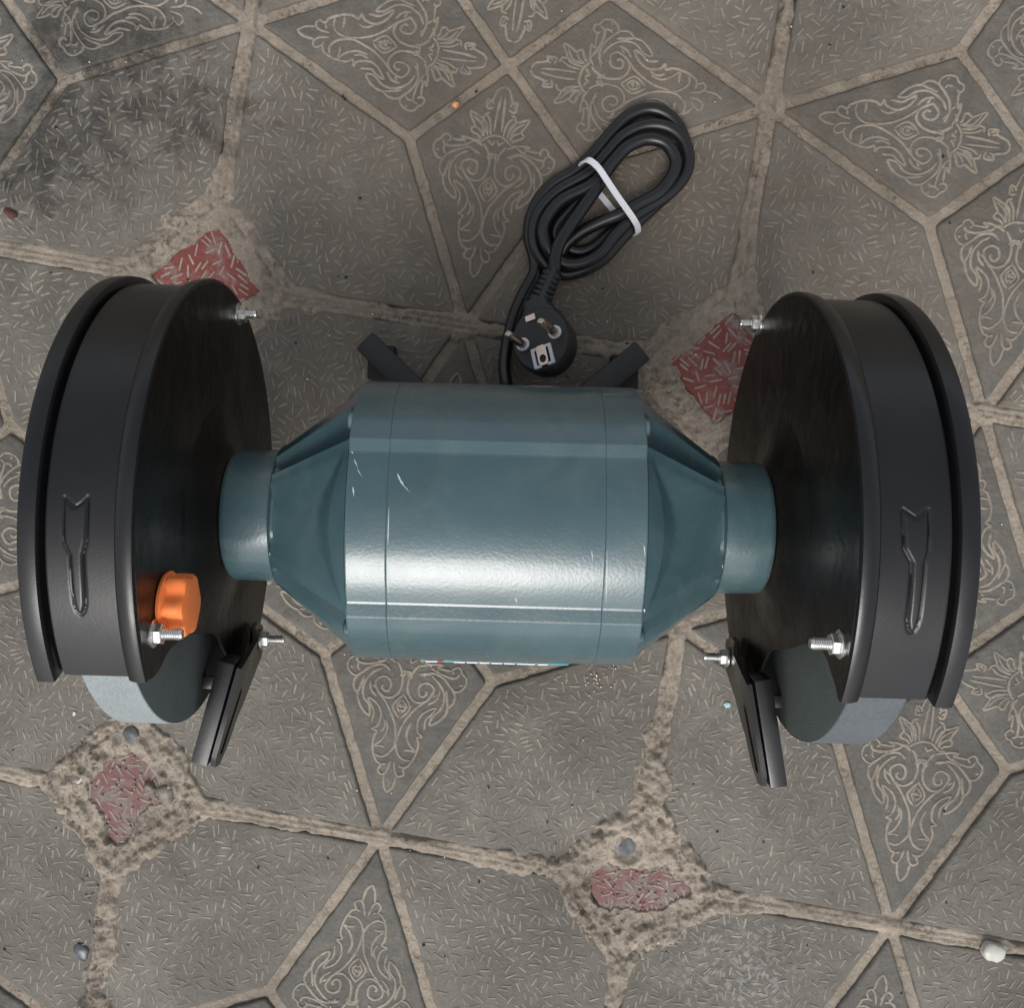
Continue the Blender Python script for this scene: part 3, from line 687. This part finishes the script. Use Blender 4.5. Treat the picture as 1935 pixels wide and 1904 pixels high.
# grinding wheels
for s, x0, x1, mo, mf in ((-1, .1305, .1500, M_wheelL, M_wheelL_shade), (1, .1290, .1500, M_wheelR, M_wheelR_shade)):
    mb = MB(); n = 144; R0 = .0886
    mb.loft([[YZ(s * x, r, 360 * k / n) for k in range(n)] for x, r in ((x0, R0 - .0004), (x0 + .0004, R0), (x1 - .0004, R0), (x1, R0 - .0004))], True, False, True)
    wh = mb.build('grinding_wheel', mo, G, True, 40)
    mb = MB(); mb.loft([[YZ(s * x, r, 360 * k / n) for k in range(n)] for x, r in ((x0 + .0002, R0 - .0006), (x0 - .0003, R0 - .0012), (x0 - .0003, .030))], True, True, True); mb.build('wheel_face', mf, wh, True, 40)
    mb = MB(); mb.loft([[YZ(s * x, r, 15 * k) for k in range(24)] for x, r in ((x0 - .006, .012), (x0 - .0035, .026), (x0, .028))], True, True, True); mb.build('clamp_washer', M_steel, wh)

# bolts through the guards
def bolt(s, y, z, base=.1200, length=.0098, r_nut=.0040, r_wash=.0051, r_stud=.0022, parent=None, outward=False, rot=12):
    sg = s if not outward else -s
    X = lambda d: s * base - sg * d                      # distance d out of the plate
    ring = lambda r, d, n, a=0: [(X(d), y + r * math.cos(R_(360 * k / n + a)), z + r * math.sin(R_(360 * k / n + a))) for k in range(n)]
    mb = MB(); prof = [(r_stud, .0005)]
    d = .0040
    while d < length - .0006: prof += [(r_stud, d), (r_stud * .86, d + .0004)]; d += .0008
    prof += [(r_stud * .8, length)]
    mb.loft([ring(r, d_, 16) for r, d_ in prof], True, True, True); b_ = mb.build('guard_bolt', M_steel, parent or G, True, 50)
    mb = MB(); mb.loft([ring(r_nut * .93, .0010, 6, rot), ring(r_nut, .0015, 6, rot), ring(r_nut, .0036, 6, rot), ring(r_nut * .90, .0040, 6, rot)], True, True, True); mb.build('nut', M_steel, b_, True, 25)
    mb = MB(); mb.loft([ring(r_wash, .0, 28), ring(r_wash, .0008, 28), ring(r_wash * .93, .0011, 28)], True, True, True); mb.build('washer', M_steel, b_, True, 40)
    return b_
bolt(-1, .0895, .1155, .1200, .0086); bolt(1, .0925, .1010, .1200, .0090)
bolt(-1, -.0372, .2175, .1204, .0108); bolt(1, -.0335, .2215, .1204, .0108)
bolt(-1, -.0372, .2150, .1594, .0045, .0036, .0046, .0018, None, True)
# tool rests with their twisted slotted brackets
def frame_bar(name, P0, P1, wdir, half_w, depth, ddir, mt, parent, bev=.0008):
    """rounded bar from P0 to P1, half_w to each side along wdir and depth along ddir"""
    P0, P1 = Vector(P0), Vector(P1); e = (P1 - P0); L_ = e.length; e.normalize(); w_ = Vector(wdir).normalized(); d_ = Vector(ddir); d_ = (d_ - e * d_.dot(e)).normalized()
    w_ = (w_ - e * w_.dot(e) - d_ * w_.dot(d_)).normalized()
    mb = MB(); mb.box((0, 0, 0), (L_, 2 * half_w, depth), bev)
    M = Matrix((e, w_, d_)).transposed().to_4x4(); M.translation = (P0 + P1) / 2 + d_ * depth / 2; mb.xf(M)
    return mb.build(name, mt, parent, True, 40)
def slot_plate(name, outline, slot, x, th, s, mt, parent, twist=None):
    """flat bar in the plane x with an open slot, twisted at its root"""
    bm = bmesh.new(); ov = [bm.verts.new((0, y, z)) for y, z in outline]; sv = [bm.verts.new((0, y, z)) for y, z in slot]
    es = [bm.edges.new((ov[k], ov[(k + 1) % len(ov)])) for k in range(len(ov))] + [bm.edges.new((sv[k], sv[(k + 1) % len(sv)])) for k in range(len(sv))]
    bmesh.ops.triangle_fill(bm, use_beauty=True, use_dissolve=False, edges=es)
    bmesh.ops.subdivide_edges(bm, edges=list(bm.edges), cuts=1)
    ex = bmesh.ops.extrude_face_region(bm, geom=list(bm.faces)); 
    for v in ex['geom']:
        if isinstance(v, bmesh.types.BMVert): v.co.x += th
    for v in bm.verts:
        v.co.x = s * (x + v.co.x + (twist(v.co.y, v.co.z) if twist else 0))
    bmesh.ops.recalc_face_normals(bm, faces=bm.faces)
    me_ = bpy.data.meshes.new(name); bm.to_mesh(me_); bm.free(); me_.polygons.foreach_set('use_smooth', [True] * len(me_.polygons)); me_.set_sharp_from_angle(angle=R_(35))
    return link(name, me_, mt, parent)
def capsule(p0, p1, r, n=8):
    a = math.atan2(p1[1] - p0[1], p1[0] - p0[0]); out = []
    for k in range(n + 1): t = a + math.pi / 2 + math.pi * k / n; out.append((p0[0] + r * math.cos(t), p0[1] + r * math.sin(t)))
    for k in range(n + 1): t = a - math.pi / 2 + math.pi * k / n; out.append((p1[0] + r * math.cos(t), p1[1] + r * math.sin(t)))
    return out
for s, pa, pb, bz, by in ((-1, (428, 1251), (375, 1444), .0800, -.0655), (1, (1442, 1284), (1473, 1488), .0800, -.0680)):
    P0, P1 = at(*pa, .136), at(*pb, .136); D_ = (P1 - P0); LB = D_.length; D_.normalize(); IN = Vector((D_.y, -D_.x, 0)) * (1 if s < 0 else -1)
    if IN.x * s > 0: IN = -IN
    out = [(-.010, -.052), (-.007, -.062), (.001, -.066), (.009, -.060), (.014, -.048), (.020, -.034), (.030, -.023), (.042, -.019), (.049, -.012), (.0475, -.004), (.042, -.001), (.002, -.003), (-.004, -.016), (-.009, -.034)]
    tr_ = slot_plate('tool_rest', out, capsule((.016, -.015), (.041, -.0095), .0024), 0, .0022, 1, M_black, G)
    for v in tr_.data.vertices:
        th, l, hh = v.co; k = 1 / (1 + math.exp((hh + .034) / .004))       # the lower end twists back against the guard
        base = P0 + D_ * l + Vector((0, 0, hh)) + IN * (.0040 + .0004 + th)
        root = Vector((s * (.1190 - .0012 - th), base.y, base.z))
        v.co = base.lerp(root, k)
    frame_bar('rest_table', P0 + Vector((0, 0, 0)), P1, IN, .0037, .016, (0, 0, -1), M_black, tr_, .0007)
    bolt(s, by, bz, .1150, .0115, parent=tr_)
    q = P0 + D_ * .012
    frame_bar('cross_stay', (q.x, q.y, .126), (s * .1440, q.y, .126), (0, 1, 0), .0028, .0015, (0, 0, -1), M_black, tr_, .0003)
# orange knob on the left guard
mb = MB(); rings = []
for x, r, lob in ((.1198, .0120, 0), (.1186, .0124, 0), (.1180, .0118, .02), (.1172, .0124, .11), (.1135, .0124, .12), (.1118, .0122, .10), (.1106, .0112, .06), (.1101, .0095, .03), (.1099, .003, 0)):
    rings.append([(-x, -.0290 + r * (1 - 2.1 * lob * (.5 + .5 * math.cos(6 * R_(a * 4)))) * math.cos(R_(a * 4)), .2050 + r * (1 - 2.1 * lob * (.5 + .5 * math.cos(6 * R_(a * 4)))) * math.sin(R_(a * 4))) for a in range(90)])
mb.loft(rings, True, True, True); kn = mb.build('adjusting_knob', M_orange, G, True, 30); kn['label'] = 'orange fluted adjusting knob on the left wheel guard'

# base with four legs
mb = MB(); rings = []
for z, kx, ky in ((.012, .060, .052), (.016, .060, .052), (.030, .050, .046), (.070, .040, .036), (.095, .040, .040)):
    rings.append([(kx * (abs(math.cos(t)) ** .35) * (1 if math.cos(t) > 0 else -1), .002 + ky * (abs(math.sin(t)) ** .35) * (1 if math.sin(t) > 0 else -1), z) for t in [2 * math.pi * k / 48 + .01 for k in range(48)]])
mb.loft(rings, True, True, True); mb.build('pedestal', M_teal, G, True, 40)
LEGS = [(-1, 1, (-.0745, .0885)), (1, 1, (.0765, .0865)), (-1, -1, (-.070, -.056)), (1, -1, (.072, -.054))]
for sx, sy, (fx, fy) in LEGS:
    a = Vector((fx, fy, .010)); b_ = Vector((sx * .030, .002 + sy * .045, .010)); dirv = (a - b_).normalized(); sidev = Vector((-dirv.y, dirv.x, 0))
    lg = frame_bar('base_leg', b_, a, sidev, .0064, .022, (0, 0, 1), M_rubber, G, .0018)
    mb = MB(); mb.box((a.x - sx * .0075, a.y - sy * .0105, .0075), (.015, .019, .0146), .0010); mb.build('rubber_foot', M_black_shade, lg)
# name plate on the front of the motor (its print is only seen edge on)
mb = MB(); mb.box((.0010, -.0589, H - .004), (.062, .0010, .030), .0004); npl = mb.build('name_plate', M_label, motor)
for i, (x0, x1) in enumerate(((-.0285, -.0235), (-.0165, -.0118), (-.0110, -.0065), (-.0055, -.0015), (-.0005, .0040), (.0048, .0092), (.0102, .0178), (.0190, .0232))):
    mb = MB(); mb.box(((x0 + x1) / 2, -.0592, H + .0095), (x1 - x0, .0006, .0040), 0); mb.build('print_block', M_white, npl, False)
mb = MB(); mb.box((-.0222, -.0592, H + .0095), (.0020, .0006, .0040), 0); mb.build('print_dot', M_reddot, npl, False)
# scratches and chips in the enamel
chips = MB()
def on_body(px, py, z0=.06):
    """point of the enamelled drum under a pixel"""
    d = CAMR @ np.array([(px - PX) / FPX, -(py - PY) / FPX, -1.0]); o = CAMC - np.array([0, 0, H]); r = .06
    a = d[1] ** 2 + d[2] ** 2; b = 2 * (o[1] * d[1] + o[2] * d[2]); c = o[1] ** 2 + o[2] ** 2 - r * r
    t = (-b - math.sqrt(max(b * b - 4 * a * c, 0))) / (2 * a); q = CAMC + t * d; return Vector(q.tolist())
def chip(p0, p1, w0, w1):
    a, b_ = on_body(*p0), on_body(*p1); e = (b_ - a).normalized(); nrm = lambda q: Vector((0, q.y, q.z - H)).normalized()
    sdv = e.cross(nrm(a)).normalized(); pts = []
    P = [a, a.lerp(b_, .35), a.lerp(b_, .7), b_]; W = [w0 * .2, w0 * .5, w1 * .5, w1 * .1]; L1, L2 = [], []
    for q, w_ in zip(P, W):
        k = nrm(q); q = Vector((q.x, k.y * .0601, H + k.z * .0601)); L1.append(tuple(q + sdv * w_ + k * .00003)); L2.append(tuple(q - sdv * w_ + k * .00003))
    chips.loft([[x, y] for x, y in zip(L1, L2)], False)
for c in (((669, 868), (677, 885), .0005, .0002), ((675, 886), (685, 902), .0003, .00015), ((667, 920), (669, 938), .0006, .0003), ((751, 895), (760, 915), .0007, .0005), ((755, 905), (766, 922), .0009, .0003), ((764, 918), (776, 932), .0003, .0001),
          ((974, 1128), (977, 1140), .0004, .0002), ((1118, 1040), (1120, 1060), .0003, .0002), ((1217, 1030), (1219, 1052), .0004, .0002), ((735, 960), (733, 1030), .00030, .00035), ((732, 1050), (734, 1120), .0002, .0003), ((1147, 1040), (1145, 1140), .0002, .0002), ((1217, 1150), (1218, 1156), .0006, .0004), ((1206, 1172), (1214, 1172), .0004, .0002), ((664, 850), (667, 858), .0009, .0005), ((665, 1157), (700, 1158), .0002, .0001), ((1140, 1168), (1200, 1171), .0003, .0003)):
    chip(*c)
tag(chips.build('paint_scratches', M_chip, motor, False), None, None, kind='stuff')

# ------------------------------------------------------------------ cord, plug, tie
def Zp(q, z): return at(903 + .3049 * q[0], 161.25 + .3049 * q[1], z)
def lerpz(pts, zs):
    return [Zp(p, zs[0] + (zs[1] - zs[0]) * k / (len(pts) - 1)) for k, p in enumerate(pts)]
exitp = [Vector((.0042, .050, .030)), Vector((.0042, .060, .0290)), at(957, 728, .022)] + [Zp((165, 1740), .014), Zp((183, 1600), .007), Zp((230, 1420), .0042), Zp((290, 1280), .0040), Zp((352, 1165), .0040)]
A_ = lerpz([(350, 1060), (322, 960), (328, 830), (380, 710), (470, 610), (580, 545), (700, 445), (815, 310), (930, 195), (1060, 148), (1170, 180), (1245, 262), (1285, 370), (1285, 500), (1235, 610), (1150, 700), (1050, 790), (950, 885), (860, 985), (770, 1080), (655, 1145), (540, 1172)], (.0040, .0044))
B_ = lerpz([(440, 1130), (360, 1020), (345, 895), (385, 775), (500, 655), (690, 545), (800, 425), (905, 312), (1040, 250), (1175, 262), (1275, 345), (1305, 470), (1265, 585), (1160, 690), (1030, 770), (930, 845), (840, 940), (765, 1035), (680, 1092), (585, 1112), (510, 1095)], (.0060, .0108))
C_ = lerpz([(440, 1020), (405, 920), (425, 830), (520, 715), (715, 612), (830, 485), (925, 385), (1050, 335), (1160, 362), (1225, 460), (1205, 560), (1120, 665), (1000, 735), (880, 800)], (.0120, .0118)) + lerpz([(760, 850), (650, 905), (560, 975), (520, 1040)], (.0095, .0045))
cordpts = exitp + A_ + B_ + C_
mb = MB(); mb.tube([Vector(p.tolist()) for p in catmull(cordpts, 6)], .0036, 14)
mb.tube([Vector(p.tolist()) for p in catmull(lerpz([(860, 455), (800, 530), (735, 640), (650, 760), (565, 880), (510, 970), (480, 1060), (474, 1150)], (.0105, .0190)), 6)], .0036, 14)
mb.tube([Vector(p.tolist()) for p in catmull(lerpz([(500, 1000), (475, 920), (500, 850), (570, 770), (660, 660), (780, 540)], (.0042, .0070)), 6)], .0034, 12)
mb.tube([Vector(p.tolist()) for p in catmull(lerpz([(530, 960), (570, 1015), (640, 1030), (720, 1000), (800, 930), (930, 800)], (.0040, .0042)), 6)], .0034, 12)
cord = mb.build('power_cord', M_cord, G)
# plug
nrm = Vector((-.44, .17, .88)).normalized(); u = Vector((.97, .23, 0)); u = (u - nrm * u.dot(nrm)).normalized(); v = nrm.cross(u).normalized()
PO = at(1019, 640, .034)
MP = Matrix((u, v, nrm)).transposed().to_4x4(); MP.translation = PO
mb = MB(); rings = []
for r, z, oy in ((.0170, .0, 0), (.0180, -.0006, 0), (.0185, -.0018, 0), (.0187, -.009, 0), (.0182, -.014, .0), (.0165, -.019, .001), (.013, -.0225, .002), (.007, -.0245, .003)):
    rings.append([(r * math.cos(R_(a * 5)) * .88, r * math.sin(R_(a * 5)) + oy, z) for a in range(72)])
mb.loft(rings, True, True, True)
rings = []
for y, hw, z0, z1 in ((.006, .0130, -.003, -.021), (.0165, .0110, -.0025, -.020), (.0200, .0082, -.0030, -.0185), (.0255, .0070, -.0038, -.0172)):
    rings.append([(hw * math.copysign(abs(math.cos(t)) ** .5, math.cos(t)), y, (z0 + z1) / 2 + (z0 - z1) / 2 * math.copysign(abs(math.sin(t)) ** .5, math.sin(t))) for t in [2 * math.pi * k / 32 for k in range(32)]])
mb.loft(rings, True, True, True)
mb.xf(MP); plug = mb.build('plug', M_rubber, G, True, 30)
# ribbed strain relief runs from the body to where the cord enters
e0 = MP @ Vector((.0005, .0245, -.0105)); e1 = Zp((474, 1140), .0185); mb = MB(); ring = []
dirv = (e1 - e0); Ls = dirv.length; dirv.normalize(); sx_ = dirv.cross(Vector((0, 0, 1))).normalized(); sz_ = sx_.cross(dirv)
prof = [(0, .0068)]
for k in range(6): a = .06 + k * .145; prof += [(a, .0064 - k * .0002), (a + .085, .0064 - k * .0002), (a + .09, .0044), (a + .14, .0044)]
prof += [(.94, .0052), (1, .0040)]
for t, r in prof: ring.append([tuple(e0 + dirv * Ls * t + sx_ * r * math.cos(R_(20 * k)) + sz_ * r * math.sin(R_(20 * k))) for k in range(18)])
mb.loft(ring, True, True, True)
sr = mb.build('strain_relief', M_rubber, plug, True, 40)
mb = MB(); mb.box((0, 0, 0), (.0026, Ls, .0011), .0003)
M = Matrix((sx_, dirv, sz_)).transposed().to_4x4(); M.translation = (e0 + e1) / 2 + sz_ * .0060; mb.xf(M); sr2 = mb.build('strain_relief_spine', M_rubber, plug)
def to_plug(mb): mb.xf(MP); return mb
for xx in (-.0095, .0095):
    mb = MB(); circ = lambda r, z: [(xx + r * math.cos(R_(15 * k)), r * math.sin(R_(15 * k)) + .000, z) for k in range(24)]
    mb.loft([circ(.0023, -.001), circ(.0023, .0185), circ(.0020, .0200), circ(.0012, .0207)], True, True, True)
    pn = to_plug(mb).build('pin', M_brass, plug, True, 50)
    mb = MB(); mb.loft([circ(.0037, -.0005), circ(.0037, .0011), circ(.0034, .0014), circ(.0024, .0014), circ(.0024, .0)], True, True, True); to_plug(mb).build('pin_collar', M_white, plug, True, 40)
mb = MB()
for (x, y, a, b_) in ((-.0050, -.0105, .0019, .0115), (.0050, -.0105, .0019, .0115)): mb.box((x, y, .0006), (a, b_, .0020), .0004)
for (x, y) in ((-.0035, -.0156), (.0035, -.0156), (-.0038, -.0055), (.0038, -.0055)): mb.box((x, y, .0005), (.0034, .0016, .0018), .0003)
to_plug(mb).build('earth_clip_frame', M_white, plug)
mb = MB(); hole = 20; outer = [(-.0026, -.0158), (.0030, -.0158), (.0030, -.0046), (-.0020, -.0046)]
sq = [];
for k in range(hole):
    a = 2 * math.pi * k / hole + .01; cx_, cy_ = math.cos(a), math.sin(a); q = max(abs(cx_) / .0028, abs(cy_) / .0056); sq.append((.0002 + cx_ / q, -.0102 + cy_ / q))
inn = [(.0002 + .0019 * math.cos(2 * math.pi * k / hole + .01), -.0122 + .0023 * math.sin(2 * math.pi * k / hole + .01)) for k in range(hole)]
mb.loft([[(x, y, .0012) for x, y in sq], [(x, y, .0020) for x, y in sq], [(x, y, .0020) for x, y in inn], [(x, y, .0002) for x, y in inn]], True)
to_plug(mb).build('earth_clip', M_copper, plug, True, 30)
mb = MB(); mb.box((-.0020, .0130, .0004), (.0058, .0034, .0014), .0003); to_plug(mb).build('top_earth_contact', M_copper, plug)

# white cable tie round the coil
tp = [Zp((640, 500), .006), Zp((655, 470), .0135), Zp((690, 465), .0175), Zp((745, 510), .0195), Zp((800, 590), .0195), Zp((860, 680), .0185), Zp((920, 765), .0180), Zp((965, 830), .0160), Zp((990, 880), .0110), Zp((985, 920), .0050), Zp((930, 890), .0012), Zp((845, 785), .0010), Zp((745, 662), .0010), Zp((665, 560), .0014)]
P = [Vector(p.tolist()) for p in catmull(tp, 6, True)]; rings = []
ctr = sum(P, Vector()) / len(P); wd = (Zp((800, 500), 0) - Zp((600, 640), 0)).normalized()
wd = (at(1200, 330, 0) - at(1150, 365, 0)).normalized()
for k, p_ in enumerate(P):
    t = (P[(k + 1) % len(P)] - P[k - 1]).normalized(); w_ = (wd - t * wd.dot(t)).normalized(); n_ = t.cross(w_)
    rings.append([tuple(p_ + w_ * a + n_ * b_) for a, b_ in ((-.0017, -.0005), (.0017, -.0005), (.0017, .0005), (-.0017, .0005))])
mb = MB(); mb.loft(rings, True, cyc=True)
tie = mb.build('cable_tie', M_white, None, True, 40); tag(tie, 'white plastic tie strapped round the coiled black cord', 'cable tie')
